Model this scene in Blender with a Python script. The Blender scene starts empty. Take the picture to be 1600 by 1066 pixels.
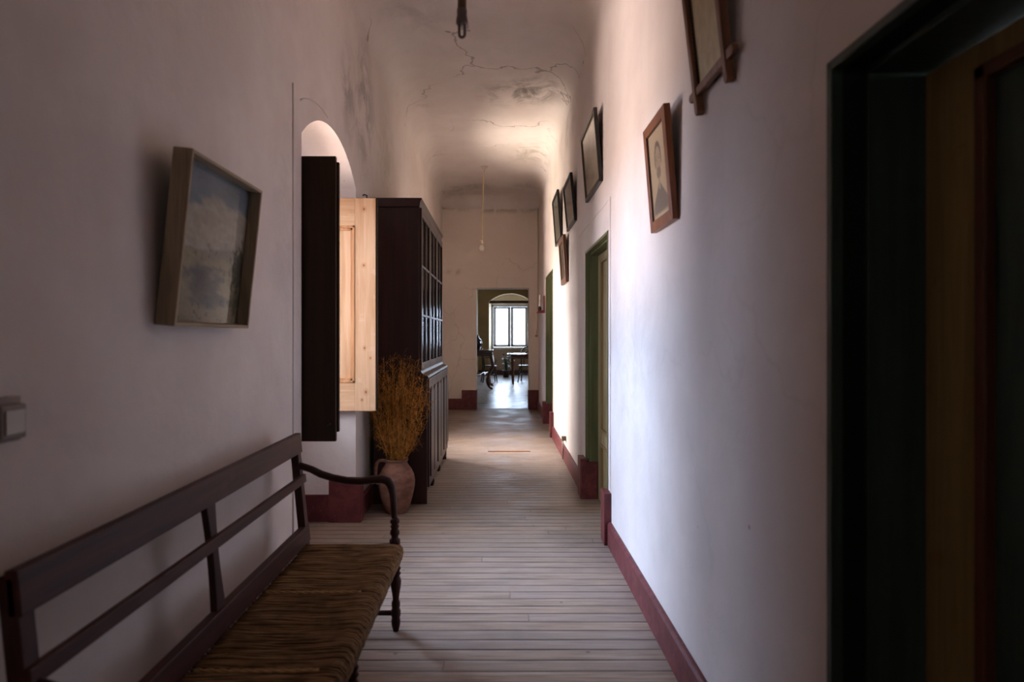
import bpy, bmesh, math, random
from mathutils import Vector, Matrix, noise
random.seed(11)
PI = math.pi
S = bpy.context.scene
COL = S.collection

# ------------------------------------------------------------------ helpers
def lin(c):
    c = c / 255.0
    return c / 12.92 if c <= 0.04045 else ((c + 0.055) / 1.055) ** 2.4
def rgb(r, g, b): return (lin(r), lin(g), lin(b), 1.0)

class MB:
    def __init__(self): self.bm = bmesh.new()
    def box(self, x0, x1, y0, y1, z0, z1, M=None):
        v = [self.bm.verts.new((x, y, z)) for x in (x0, x1) for y in (y0, y1) for z in (z0, z1)]
        for f in ((0, 1, 3, 2), (4, 6, 7, 5), (0, 4, 5, 1), (2, 3, 7, 6), (0, 2, 6, 4), (1, 5, 7, 3)):
            self.bm.faces.new([v[i] for i in f])
        if M is not None:
            for q in v: q.co = M @ q.co
        return self
    def prism(self, pts, axis, a, b):
        def P(p, t):
            if axis == 'x': return (t, p[0], p[1])
            if axis == 'y': return (p[0], t, p[1])
            return (p[0], p[1], t)
        va = [self.bm.verts.new(P(p, a)) for p in pts]
        vb = [self.bm.verts.new(P(p, b)) for p in pts]
        n = len(pts)
        self.bm.faces.new(va); self.bm.faces.new(vb[::-1])
        for i in range(n):
            self.bm.faces.new((va[i], vb[i], vb[(i + 1) % n], va[(i + 1) % n]))
        return self
    def tube(self, pts, r, n=10, cap=True, flat=1.0, closed=False, up=None):
        pts = [Vector(p) for p in pts]; N = len(pts)
        rs = r if isinstance(r, (list, tuple)) else [r] * N
        rings = []; prev = None
        for i, p in enumerate(pts):
            if closed: t = pts[(i + 1) % N] - pts[i - 1]
            else: t = pts[min(i + 1, N - 1)] - pts[max(i - 1, 0)]
            if t.length < 1e-9: t = Vector((0, 0, 1))
            t.normalize()
            if prev is None:
                ref = Vector(up) if up else (Vector((0, 0, 1)) if abs(t.z) < 0.9 else Vector((1, 0, 0)))
            else: ref = prev
            u = ref - t * ref.dot(t)
            if u.length < 1e-6: u = t.orthogonal()
            u.normalize(); prev = u; w = t.cross(u)
            rings.append([self.bm.verts.new(p + u * (rs[i] * flat * math.cos(2 * PI * k / n)) + w * (rs[i] * math.sin(2 * PI * k / n))) for k in range(n)])
        for i in range(N if closed else N - 1):
            A, B = rings[i], rings[(i + 1) % N]
            for k in range(n):
                f = self.bm.faces.new((A[k], A[(k + 1) % n], B[(k + 1) % n], B[k])); f.smooth = True
        if cap and not closed:
            self.bm.faces.new(rings[0][::-1]); self.bm.faces.new(rings[-1])
        return self
    def lathe(self, prof, c, n=28, sm=True, cap0=True, cap1=True):
        rings = [[self.bm.verts.new((c[0] + r * math.cos(2 * PI * k / n), c[1] + r * math.sin(2 * PI * k / n), c[2] + z)) for k in range(n)] for r, z in prof]
        for A, B in zip(rings, rings[1:]):
            for k in range(n):
                f = self.bm.faces.new((A[k], A[(k + 1) % n], B[(k + 1) % n], B[k])); f.smooth = sm
        if cap0: self.bm.faces.new(rings[0][::-1])
        if cap1: self.bm.faces.new(rings[-1])
        return self
    def build(self, name, mat, parent=None, bevel=0, M=None, kind=None):
        if M is not None: self.bm.transform(M)
        bmesh.ops.recalc_face_normals(self.bm, faces=self.bm.faces)
        me = bpy.data.meshes.new(name); self.bm.to_mesh(me); self.bm.free()
        me.materials.append(mat)
        o = bpy.data.objects.new(name, me); COL.objects.link(o)
        if parent is not None: o.parent = parent; o.matrix_parent_inverse = Matrix.Translation(-parent.location) if parent.type == 'EMPTY' else parent.matrix_parent_inverse.copy() @ Matrix()
        if parent is not None and parent.type != 'EMPTY': o.matrix_parent_inverse = Matrix()
        if bevel:
            b = o.modifiers.new('bevel', 'BEVEL'); b.width = bevel; b.segments = 2; b.limit_method = 'ANGLE'; b.angle_limit = 0.7
            b.harden_normals = False
        if kind: o['kind'] = kind
        return o

def empty(name, loc):
    o = bpy.data.objects.new(name, None); COL.objects.link(o); o.location = loc; o.empty_display_size = 0.1
    return o
def thing(name, loc, label, cat, group=None):
    o = empty(name, loc); return tag(o, label, cat, group)
def tag(o, label, cat, group=None):
    o['label'] = label; o['category'] = cat
    if group: o['group'] = group
    return o
def struct(name, loc):
    o = empty(name, loc); o['kind'] = 'structure'; return o
def child(mb, name, mat, parent, bevel=0):
    # geometry is given in world coordinates; parents never rotate
    o = mb.build(name, mat, None, bevel)
    base = parent
    o.parent = parent
    o.matrix_parent_inverse = Matrix.Translation(-parent.location) if parent.type == 'EMPTY' else Matrix()
    return o

# ------------------------------------------------------------------ materials
class NT:
    def __init__(self, name):
        self.m = bpy.data.materials.new(name); self.m.use_nodes = True
        self.t = self.m.node_tree; self.b = self.t.nodes['Principled BSDF']; self.out = self.t.nodes['Material Output']
    def n(self, typ, **kw):
        x = self.t.nodes.new(typ)
        for k, v in kw.items(): setattr(x, k, v)
        return x
    def l(self, a, b): self.t.links.new(a, b)
    def setin(self, node, key, v):
        if isinstance(v, bpy.types.NodeSocket): self.l(v, node.inputs[key])
        else: node.inputs[key].default_value = v
    def math(self, op, a, b=0.0, c=0.0, clamp=False):
        x = self.n('ShaderNodeMath', operation=op, use_clamp=clamp)
        self.setin(x, 0, a); self.setin(x, 1, b)
        if op in ('MULTIPLY_ADD',): self.setin(x, 2, c)
        return x.outputs[0]
    def vec(self, op, a, b):
        x = self.n('ShaderNodeVectorMath', operation=op); self.setin(x, 0, a); self.setin(x, 1, b)
        return x.outputs['Value'] if op in ('LENGTH', 'DOT_PRODUCT') else x.outputs[0]
    def noise(self, scale, detail=4, rough=.55, vec=None, dist=0.0):
        x = self.n('ShaderNodeTexNoise'); x.inputs['Scale'].default_value = scale; x.inputs['Detail'].default_value = detail
        x.inputs['Roughness'].default_value = rough; x.inputs['Distortion'].default_value = dist
        if vec is not None: self.l(vec, x.inputs['Vector'])
        return x.outputs['Fac']
    def range(self, v, a, b, c=0.0, d=1.0):
        x = self.n('ShaderNodeMapRange', interpolation_type='SMOOTHSTEP'); self.setin(x, 0, v)
        for i, q in enumerate((a, b, c, d)): x.inputs[i + 1].default_value = q
        return x.outputs[0]
    def mix(self, f, a, b, mode='MIX'):
        x = self.n('ShaderNodeMix', data_type='RGBA', blend_type=mode)
        self.setin(x, 0, f); self.setin(x, 6, a); self.setin(x, 7, b)
        return x.outputs[2]
    def pos(self, scale=None):
        g = self.n('ShaderNodeNewGeometry').outputs['Position']
        if scale is None: return g
        return self.vec('MULTIPLY', g, scale)
    def bump(self, h, strength=.3, dist=.01):
        x = self.n('ShaderNodeBump'); x.inputs['Strength'].default_value = strength; x.inputs['Distance'].default_value = dist
        self.l(h, x.inputs['Height']); self.l(x.outputs[0], self.b.inputs['Normal'])
    def fin(self, col, rough=.6, spec=.5, metal=0.0):
        self.setin(self.b, 'Base Color', col); self.setin(self.b, 'Roughness', rough)
        self.b.inputs['Specular IOR Level'].default_value = spec; self.b.inputs['Metallic'].default_value = metal
        return self.m

def plain(name, col, rough=.6, spec=.5, metal=0.0, var=.12, scale=30):
    k = NT(name); nz = k.noise(scale, 3)
    c2 = tuple(v * (1 - var) for v in col[:3]) + (1,)
    c3 = tuple(min(1, v * (1 + var)) for v in col[:3]) + (1,)
    return k.fin(k.mix(k.range(nz, .35, .65), c2, c3), rough, spec, metal)

def wood(name, a, b, axis='z', rough=.5, spec=.4, gscale=1.0, bump=.15, wear=None, knots=None, spots=()):
    """grain runs along axis"""
    k = NT(name)
    sc = {'x': (1.2, 22, 22), 'y': (22, 1.2, 22), 'z': (22, 22, 1.2)}[axis]
    sc = tuple(v * gscale for v in sc)
    p = k.pos(sc)
    n1 = k.noise(1.0, 6, .6, p, .8); n2 = k.noise(4.0, 4, .6, p)
    f = k.math('ADD', k.math('MULTIPLY', n1, .7), k.math('MULTIPLY', n2, .3))
    col = k.mix(k.range(f, .33, .67), a, b)
    if wear is not None:
        w = k.range(k.noise(7, 5, .7, k.pos()), .58, .72)
        col = k.mix(k.math('MULTIPLY', w, .6), col, wear)
    if knots is not None:
        v = k.n('ShaderNodeTexVoronoi'); v.inputs['Scale'].default_value = 1.0; v.inputs['Randomness'].default_value = .9
        kp = {'z': (7, 7, 3.2), 'x': (3.2, 7, 7), 'y': (7, 3.2, 7)}[axis]
        k.l(k.pos(kp), v.inputs['Vector'])
        col = k.mix(k.range(v.outputs['Distance'], .05, .11, .75, 0), col, knots)
    for c in spots:
        d = k.vec('LENGTH', k.vec('DIVIDE', k.vec('SUBTRACT', k.pos(), c[:3]), (c[3], .2, c[3] * 1.3)), (0, 0, 0))
        col = k.mix(k.range(d, .4, 1.0, .9, 0), col, rgb(128, 70, 38))
        col = k.mix(k.range(d, 1.0, 2.6, .35, 0), col, rgb(186, 120, 74))
    k.bump(f, bump, .004)
    return k.fin(col, rough, spec)

def plaster(name, a, b, stains_tints=(), cracks=0.0, rough=.85, streak=0.0):
    k = NT(name); P = k.pos()
    big = k.noise(.9, 5, .6, P); mid = k.noise(5, 5, .65, P); fine = k.noise(60, 3, .6, P)
    col = k.mix(k.range(big, .35, .65), a, b)
    dk = tuple(v * .86 for v in a[:3]) + (1,)
    col = k.mix(k.math('MULTIPLY', k.range(mid, .5, .72), .35), col, dk)
    if streak:
        st = k.noise(1, 4, .6, k.pos((9, 9, .35)))
        col = k.mix(k.math('MULTIPLY', k.range(st, .5, .75), streak), col, dk)
    # small chips and dirt specks
    v = k.n('ShaderNodeTexVoronoi'); v.inputs['Scale'].default_value = 2.3; k.l(P, v.inputs['Vector'])
    col = k.mix(k.range(v.outputs['Distance'], .012, .022, .6, 0), col, rgb(95, 80, 72))
    wn = k.noise(3.2, 8, .72, P, .6)
    for (c, r, s, sc) in stains_tints:
        d = k.vec('LENGTH', k.vec('DIVIDE', k.vec('SUBTRACT', P, c), r), (0, 0, 0))
        m = k.math('MULTIPLY', k.range(d, 0.15, 1.0, 1, 0), k.range(wn, .40, .62))
        col = k.mix(k.math('MULTIPLY', m, s), col, sc)
    if cracks:
        vv = k.n('ShaderNodeTexVoronoi', feature='DISTANCE_TO_EDGE'); vv.inputs['Scale'].default_value = .62
        wx = k.n('ShaderNodeTexNoise'); wx.inputs['Scale'].default_value = 1.7; wx.inputs['Detail'].default_value = 7; k.l(P, wx.inputs['Vector'])
        k.l(k.vec('ADD', P, k.vec('MULTIPLY', wx.outputs['Color'], (.9, .9, .9))), vv.inputs['Vector'])
        cm = k.math('MULTIPLY', k.range(vv.outputs['Distance'], .001, .009, 1, 0), k.range(k.noise(.8, 2, .5, P), .46, .58))
        col = k.mix(k.math('MULTIPLY', cm, cracks), col, rgb(110, 92, 84))
    h = k.math('ADD', k.math('MULTIPLY', big, 1.0), k.math('ADD', k.math('MULTIPLY', mid, .25), k.math('MULTIPLY', fine, .02)))
    k.bump(h, .35, .05)
    return k.fin(col, rough, .25)

def floor_mat(name, a, b, c, gap, pitch=.0915, rough=(.42, .62), along='x', spec=.4, rbump=.6, blot=.55, gapw=.075):
    k = NT(name); P = k.pos()
    sx = k.n('ShaderNodeSeparateXYZ'); k.l(P, sx.inputs[0])
    u, w = (sx.outputs[1], sx.outputs[0]) if along == 'x' else (sx.outputs[0], sx.outputs[1])
    wob = k.math('MULTIPLY', k.math('SUBTRACT', k.noise(.7, 2, .5, P), .5), .02)
    t = k.math('DIVIDE', k.math('ADD', u, wob), pitch)
    cell = k.math('FLOOR', t); fr = k.math('FRACT', t)
    edge = k.math('MINIMUM', fr, k.math('SUBTRACT', 1.0, fr))
    rn = k.n('ShaderNodeTexWhiteNoise', noise_dimensions='1D'); k.l(cell, rn.inputs['W'])
    # boards end at different places
    le = k.math('ADD', w, k.math('MULTIPLY', rn.outputs['Value'], 7.0))
    le = k.math('DIVIDE', le, 3.1); lc = k.math('FLOOR', le); lf = k.math('FRACT', le)
    ee = k.math('MULTIPLY', k.math('MINIMUM', lf, k.math('SUBTRACT', 1.0, lf)), 40.0)
    cb = k.n('ShaderNodeCombineXYZ'); k.l(cell, cb.inputs[0]); k.l(lc, cb.inputs[1])
    rn2 = k.n('ShaderNodeTexWhiteNoise', noise_dimensions='3D'); k.l(cb.outputs[0], rn2.inputs['Vector'])
    gs = (3, 55, 1) if along == 'x' else (55, 3, 1)
    gp = k.vec('ADD', k.vec('MULTIPLY', P, gs), k.vec('MULTIPLY', rn2.outputs['Color'], (40, 40, 40)))
    g = k.noise(1.0, 5, .65, gp, .5)
    col = k.mix(k.range(g, .3, .7), a, b)
    col = k.mix(k.math('MULTIPLY', rn2.outputs['Value'], .55), col, c)
    bl = k.noise(1.3, 5, .65, P)
    col = k.mix(k.math('MULTIPLY', k.range(bl, .48, .7), blot), col, tuple(v * .62 for v in c[:3]) + (1,))
    # knots and nail marks
    v = k.n('ShaderNodeTexVoronoi'); v.inputs['Scale'].default_value = 3.3; k.l(P, v.inputs['Vector'])
    col = k.mix(k.range(v.outputs['Distance'], .02, .045, .5, 0), col, gap)
    gm = k.range(edge, gapw * .4, gapw, 1, 0)
    depth = k.range(k.noise(1.1, 3, .6, k.pos((1, 3, 1))), .3, .7, .45, 1.0)
    gm = k.math('MULTIPLY', gm, depth)
    em = k.math('MULTIPLY', k.range(ee, .03, .07, 1, 0), .3)
    gm = k.math('MAXIMUM', gm, em)
    col = k.mix(gm, col, gap)
    h = k.math('SUBTRACT', k.math('ADD', k.math('MULTIPLY', g, .12), k.math('MULTIPLY', k.range(edge, 0, .22), .5)), k.math('MULTIPLY', gm, 1.0))
    k.bump(h, rbump, .006)
    r = k.range(k.noise(2.3, 4, .6, P), .3, .7, rough[0], rough[1])
    return k.fin(col, r, spec)

def glass_mat(name, tint=(1, 1, 1, 1), refl=.12, rough=.03, graz=.9):
    k = NT(name)
    tr = k.n('ShaderNodeBsdfTransparent'); tr.inputs[0].default_value = tint
    gl = k.n('ShaderNodeBsdfGlossy'); gl.inputs['Roughness'].default_value = rough
    fr = k.n('ShaderNodeLayerWeight'); fr.inputs[0].default_value = .5
    f = k.math('ADD', k.math('MULTIPLY', k.math('POWER', fr.outputs['Facing'], 5.0), graz), refl * .3, clamp=True)
    mx = k.n('ShaderNodeMixShader'); k.l(f, mx.inputs[0]); k.l(tr.outputs[0], mx.inputs[1]); k.l(gl.outputs[0], mx.inputs[2])
    k.l(mx.outputs[0], k.out.inputs[0])
    return k.m

def paper_mat(name, rough=.7):
    k = NT(name); a = k.n('ShaderNodeAttribute', attribute_name='Col')
    return k.fin(a.outputs['Color'], rough, .3)

ST = rgb(98, 90, 84); YL = rgb(150, 140, 100)
M = {}
WA, WB = rgb(225, 213, 207), rgb(212, 198, 192)
M['wall_l'] = plaster('plaster_left', WA, WB, stains_tints=[
    ((-1.12, 5.1, 3.35), (.3, .55, .75), .55, ST), ((-1.12, 4.55, 3.25), (.3, .28, .5), .45, ST),
    ((-1.12, 6.1, 3.2), (.3, .7, .8), .35, YL), ((-1.12, 3.2, 2.0), (.3, .3, 1.0), .12, ST)], streak=.25)
M['wall_r'] = plaster('plaster_right', WA, WB, stains_tints=[
    ((.775, 9.0, 3.6), (.3, 1.3, .5), .35, rgb(150, 160, 100)), ((.775, 1.75, 2.65), (.3, .14, .25), .6, ST),  # first entry tints the upper wall yellow-green
    ((.775, 3.6, 1.3), (.3, .8, .9), .15, ST), ((.775, 7.0, 3.8), (.3, 1.2, .35), .35, ST)], cracks=.06, streak=.35)
M['wall_f'] = plaster('plaster_far', rgb(232, 218, 206), rgb(224, 209, 196), stains_tints=[
    ((-.9, 12.1, 2.7), (.25, .3, .12), .6, rgb(150, 120, 80)), ((0, 12.1, 3.95), (1.3, .3, .12), .5, ST)], cracks=.2)
M['ceil'] = plaster('plaster_ceiling', rgb(222, 212, 207), rgb(210, 198, 192), stains_tints=[
    ((.42, 6.9, 4.2), (.42, .55, .3), .75, ST), ((.1, 7.0, 4.2), (.5, .5, .3), .5, ST), ((.5, 9.2, 4.15), (.5, .9, .3), .5, rgb(120, 118, 80)),  # last entry here tints the ceiling olive
    ((-.5, 11.4, 4.15), (.7, .5, .3), .5, ST), ((-.7, 5.2, 4.1), (.4, .6, .3), .25, ST), ((.45, 11.3, 4.1), (.5, .6, .3), .35, ST)], cracks=.55)
M['red'] = NT('dark_red_paint')
_k = M['red']; _n = _k.noise(12, 5, .65, _k.pos())
_c = _k.mix(_k.range(_n, .35, .65), rgb(92, 38, 40), rgb(112, 54, 54))
_c = _k.mix(_k.math('MULTIPLY', _k.range(_k.noise(26, 4, .7, _k.pos()), .62, .72), .6), _c, rgb(150, 120, 112))
_k.bump(_n, .3, .01); M['red'] = _k.fin(_c, .5, .4)
M['floor'] = floor_mat('worn_floorboards', rgb(174, 150, 132), rgb(132, 110, 94), rgb(140, 128, 122), rgb(36, 26, 22))
M['floor_room'] = floor_mat('polished_floorboards', rgb(150, 138, 134), rgb(122, 112, 110), rgb(134, 126, 126), rgb(50, 40, 36), rough=(.26, .38), spec=.3, rbump=.28)
M['mahog'] = wood('dark_mahogany', rgb(36, 15, 12), rgb(52, 23, 18), 'z', .42, .4, bump=.08, wear=rgb(60, 30, 25))
M['mahog_y'] = wood('dark_mahogany_rails', rgb(36, 15, 12), rgb(54, 24, 19), 'y', .38, .45, bump=.08)
M['bench'] = wood('bench_wood_rails', rgb(48, 21, 17), rgb(76, 36, 29), 'y', .5, .25, bump=.1, wear=rgb(80, 46, 38))
M['bench_v'] = wood('bench_wood_posts', rgb(46, 21, 17), rgb(70, 34, 28), 'z', .5, .25, bump=.1)
M['bench_x'] = wood('bench_wood_arms', rgb(44, 24, 20), rgb(66, 38, 31), 'x', .5, .25, bump=.08)
M['pine'] = wood('bare_pine', rgb(202, 152, 110), rgb(222, 180, 142), 'z', .6, .3, bump=.1, wear=rgb(226, 196, 168), gscale=.8,
    spots=[(-1.034, 4.7, 2.42, .011), (-1.036, 4.7, 1.99, .010), (-1.03, 4.7, 1.357, .009), (-1.02, 4.7, 1.02, .012), (-.985, 4.7, 1.28, .007), (-1.05, 4.7, .96, .008)])
M['pine_h'] = wood('bare_pine_rail', rgb(202, 152, 110), rgb(220, 178, 140), 'x', .6, .3, bump=.1, wear=rgb(236, 214, 190), gscale=.8)
M['pine_dk'] = wood('pine_moulding', rgb(176, 118, 76), rgb(206, 154, 108), 'z', .6, .3, bump=.1)
M['shut'] = wood('shaded_shutter_brown', rgb(36, 23, 13), rgb(50, 33, 19), 'z', .55, .2, bump=.1, wear=rgb(54, 38, 24))  # dark brown carries the shade of the backlit shutter face
M['oak'] = wood('grey_oak_frame', rgb(136, 118, 94), rgb(172, 152, 126), 'z', .65, .3, bump=.3, gscale=1.6)
M['oak_h'] = wood('grey_oak_frame_horizontal', rgb(140, 122, 98), rgb(176, 158, 132), 'y', .65, .3, bump=.3, gscale=1.6)
M['fr_brown'] = wood('chestnut_frame', rgb(112, 60, 30), rgb(150, 88, 46), 'z', .42, .45, gscale=1.4)
M['fr_brown2'] = wood('walnut_frame', rgb(104, 64, 44), rgb(138, 92, 66), 'z', .42, .45, gscale=1.4)
M['fr_black'] = plain('black_frame_lacquer', rgb(24, 20, 19), .35, .5)
M['gilt'] = plain('dull_gilt', rgb(120, 96, 56), .45, .5)
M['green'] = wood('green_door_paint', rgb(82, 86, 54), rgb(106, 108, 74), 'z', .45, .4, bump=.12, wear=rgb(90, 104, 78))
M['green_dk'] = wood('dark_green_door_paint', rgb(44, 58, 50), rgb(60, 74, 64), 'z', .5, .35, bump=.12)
M['green_shade'] = wood('shade_black_rebate', rgb(8, 12, 10), rgb(14, 19, 16), 'z', .6, .3)  # near-black colour stands in for the shade in the door reveal
M['ochre'] = wood('ochre_door_paint', rgb(132, 106, 60), rgb(160, 132, 82), 'z', .5, .35, bump=.12, wear=rgb(120, 84, 48))
M['ochre_pale'] = wood('pale_ochre_door_paint', rgb(150, 134, 96), rgb(176, 160, 122), 'z', .5, .35, bump=.12)
M['pine_old'] = wood('faded_brown_moulding', rgb(132, 108, 70), rgb(156, 132, 94), 'z', .5, .3)
M['brownmould'] = wood('brown_moulding', rgb(82, 46, 24), rgb(104, 62, 34), 'z', .45, .4)
M['clay'] = NT('terracotta'); _k = M['clay']
_n = _k.noise(7, 6, .65, _k.pos((1, 1, 2.5)))
_c = _k.mix(_k.range(_n, .35, .65), rgb(112, 76, 62), rgb(140, 100, 84))
_c = _k.mix(_k.math('MULTIPLY', _k.range(_k.noise(18, 5, .7, _k.pos()), .55, .7), .4), _c, rgb(156, 126, 112))
_k.bump(_n, .25, .006); M['clay'] = _k.fin(_c, .8, .2)
M['straw'] = plain('dried_grass', rgb(178, 122, 54), .75, .2, var=.55, scale=22)
M['rush'] = NT('woven_rush'); _k = M['rush']
_n = _k.noise(1, 4, .6, _k.pos((5, 160, 60))); _n2 = _k.noise(11, 4, .6, _k.pos())
_c = _k.mix(_k.range(_n, .3, .7), rgb(104, 76, 50), rgb(166, 130, 92)); _c = _k.mix(_k.math('MULTIPLY', _k.range(_n2, .45, .7), .5), _c, rgb(86, 62, 40))
M['rush'] = _k.fin(_c, .8, .2)
M['rush_lt'] = plain('pale_rush_twist', rgb(190, 152, 104), .8, .2, scale=60)
M['steel'] = plain('dull_iron', rgb(52, 44, 40), .5, .5, .6)
M['bake'] = plain('brown_bakelite', rgb(120, 100, 74), .5, .4)
M['aged'] = plain('aged_plastic_socket', rgb(128, 112, 102), .5, .4)
M['ivory'] = plain('ivory_plastic', rgb(186, 172, 156), .4, .5)
M['bulb'] = glass_mat('clear_bulb_glass', (.9, .88, .86, 1), .8, .05)
M['bulb_f'] = plain('frosted_tube', rgb(126, 108, 102), .3, .5)
M['cord'] = plain('yellowed_cord', rgb(188, 164, 118), .7, .3)
M['glass'] = glass_mat('window_glass', (.97, .98, 1, 1), .1)
M['pglass'] = glass_mat('picture_glass', (.93, .93, .93, 1), .05, .08)
M['cglass'] = glass_mat('cabinet_glass', (.55, .5, .5, 1), .02, .18, .35)
M['wframe'] = plain('white_window_paint', rgb(196, 202, 214), .45, .5, var=.04)
M['paper'] = paper_mat('printed_paper')
M['dark_in'] = plain('shade_dark_lining', rgb(18, 11, 10), .8, .2)  # near-black stands in for the shadow inside the cupboard
M['roomwall'] = plaster('olive_plaster', rgb(142, 118, 78), rgb(126, 104, 68), rough=.8)
M['roomwall2'] = plaster('brown_dado_plaster', rgb(172, 150, 132), rgb(156, 134, 116), rough=.8)
M['cream'] = plaster('cream_plaster', rgb(240, 222, 190), rgb(226, 206, 172))
M['tbl'] = wood('polished_dark_table', rgb(46, 24, 18), rgb(66, 36, 26), 'x', .22, .6, bump=.05)
M['chairw'] = plain('bentwood_lacquer', rgb(30, 17, 16), .28, .6)
M['cane'] = plain('chair_seat', rgb(88, 84, 92), .3, .6)
M['blue'] = plain('dark_blue_glaze', rgb(16, 18, 34), .12, .7)
M['leaf'] = plain('dark_leaf', rgb(34, 62, 34), .5, .4, var=.35)
M['lamp_red'] = plain('red_enamel', rgb(110, 24, 26), .4, .5)
M['candle'] = plain('white_wax', rgb(226, 214, 196), .5, .4)
M['stick'] = wood('orange_brown_strip', rgb(120, 76, 44), rgb(150, 100, 62), 'x', .6, .3)
M['outside'] = plain('dry_yard_ground', rgb(190, 160, 120), .9, .1)

# ------------------------------------------------------------------ setting: corridor shell
XL, XR, YB, YF, ZC = -1.12, .775, -2.6, 12.1, 4.2
RC = .25
def arc_pts(a0, a1, zs, zp, n=22):
    """segmental arch from (a0,zs) up to zp and down to (a1,zs)"""
    w = (a1 - a0) / 2; h = zp - zs; R = (w * w + h * h) / (2 * h); c = (a0 + a1) / 2; cz = zp - R
    t = math.asin(w / R)
    return [(c + R * math.sin(-t + 2 * t * i / n), cz + R * math.cos(-t + 2 * t * i / n)) for i in range(n + 1)]

NICH = [(3.48, 4.80), (7.62, 8.95)]
WZ0, WZ1 = .88, 2.56
m = MB()
ys = [YB] + [v for n_ in NICH for v in n_] + [YF + .5]
for a, b in ((ys[0], ys[1]), (ys[2], ys[3]), (ys[4], ys[5])):
    m.box(-1.85, XL, a, b, 0, 4.3)
for a, b in NICH:
    m.prism([(a, 4.3)] + arc_pts(a, b, 2.60, 2.84) + [(b, 4.3)], 'x', -1.60, XL)
    m.box(-1.85, -1.60, a, b, 0, WZ0); m.box(-1.85, -1.60, a, b, WZ1, 4.3)
    m.box(-1.85, -1.60, a, a + .1, WZ0, WZ1); m.box(-1.85, -1.60, b - .1, b, WZ0, WZ1)
m.build('wall_left', M['wall_l'], kind='structure')

DOORS = [(.42, 1.445, 2.09), (4.36, 5.50, 2.20), (8.86, 10.18, 2.42)]
m = MB()
yy = [YB] + [v for d in DOORS for v in d[:2]] + [YF + .5]
for a, b in zip(yy[0::2], yy[1::2]): m.box(XR, 1.15, a, b, 0, 4.3)
for a, b, t in DOORS: m.box(XR, 1.15, a, b, t, 4.3)
m.build('wall_right', M['wall_r'], kind='structure')

DX0, DX1, DZ = -.454, .593, 2.396
m = MB()
m.box(-1.85, DX0, YF, YF + .45, 0, 4.3); m.box(DX1, 1.15, YF, YF + .45, 0, 4.3); m.box(DX0, DX1, YF, YF + .45, DZ, 4.3)
m.build('wall_back', M['wall_f'], kind='structure')
MB().box(-1.85, 1.15, YB - .2, YB, 0, 4.3).build('wall_front', M['wall_l'], kind='structure')
MB().box(-1.85, 1.15, YB - .2, YF + .2, -.1, 0).build('floor', M['floor'], kind='structure')

def cove_z(x, y):
    dx = min(x - XL, XR - x); dy = min(y - YB, YF - y)
    def q(d):
        return 0 if d >= RC else (RC - max(d, 0))
    e = math.hypot(q(dx), q(dy)); e = min(e, RC)
    z = ZC - RC + math.sqrt(max(0, RC * RC - e * e))
    return z + .018 * noise.noise(Vector((x * 1.3, y * .8, 0))) * min(1, max(0, dx) / .3)
def ticks(a, b, step):
    out = [a + RC * (1 - math.cos(PI / 2 * i / 12)) for i in range(13)]
    mid0, mid1 = a + RC, b - RC; n = max(1, int((mid1 - mid0) / step))
    out += [mid0 + (mid1 - mid0) * i / n for i in range(1, n)]
    out += [b - RC * (1 - math.cos(PI / 2 * i / 12)) for i in range(12, -1, -1)]
    return out
m = MB(); xs, yt = ticks(XL, XR, .12), ticks(YB, YF, .25)
gv = [[m.bm.verts.new((x, y, cove_z(x, y))) for y in yt] for x in xs]
for i in range(len(xs) - 1):
    for j in range(len(yt) - 1):
        f = m.bm.faces.new((gv[i][j], gv[i][j + 1], gv[i + 1][j + 1], gv[i + 1][j])); f.smooth = True
m.box(-1.9, 1.2, YB - .25, YF + .5, 4.3, 4.4)
m.build('ceiling', M['ceil'], kind='structure')

# baseboards
def skirt_profile(m, x_wall, x_face, a, b, h):
    s = 1 if x_face > x_wall else -1
    m.prism([(x_wall, 0), (x_face, 0), (x_face, h - .012), (x_face - s * .012, h), (x_wall, h)], 'y', a, b)
m = MB()
for a, b in ((YB, .30), (1.60, 4.24), (5.66, 8.70), (10.34, YF)): skirt_profile(m, XR, .747, a, b, .165)
for d in DOORS:                                                       # tall plinth blocks beside and inside the door openings
    m.box(.722, XR + .002, d[1] - .04, d[1] + .16, 0, .355); m.box(.728, XR + .10, d[1] - .055, d[1] - .001, 0, .33)
    m.box(.725, XR + .002, d[0] - .12, d[0] + .03, 0, .36)
m.build('baseboard_right', M['red'], kind='structure', bevel=.004)
m = MB()
for a, b in ((YB, 3.48), (4.80, 7.62), (8.95, YF)): skirt_profile(m, XL, XL + .03, a, b, .165)
for a, b in NICH:
    m.box(-1.325, XL + .045, b - .03, b + .08, 0, .325)               # tall plinth on the window jamb
    m.box(-1.60, -1.325, b - .018, b + .01, 0, .21)
    m.box(-1.325, XL + .035, a - .08, a + .02, 0, .325); m.box(-1.6, -1.325, a - .01, a + .015, 0, .21)
    m.box(-1.61, -1.585, a, b, 0, .21)
m.build('baseboard_left', M['red'], kind='structure', bevel=.004)
m = MB()
m.box(XL, -.735, YF - .028, YF + .01, 0, .215); m.box(-.735, DX0 + .02, YF - .045, YF + .2, 0, .385); m.box(DX1 - .02, XR, YF - .045, YF + .2, 0, .385)
m.build('baseboard_back', M['red'], kind='structure', bevel=.004)
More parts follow.
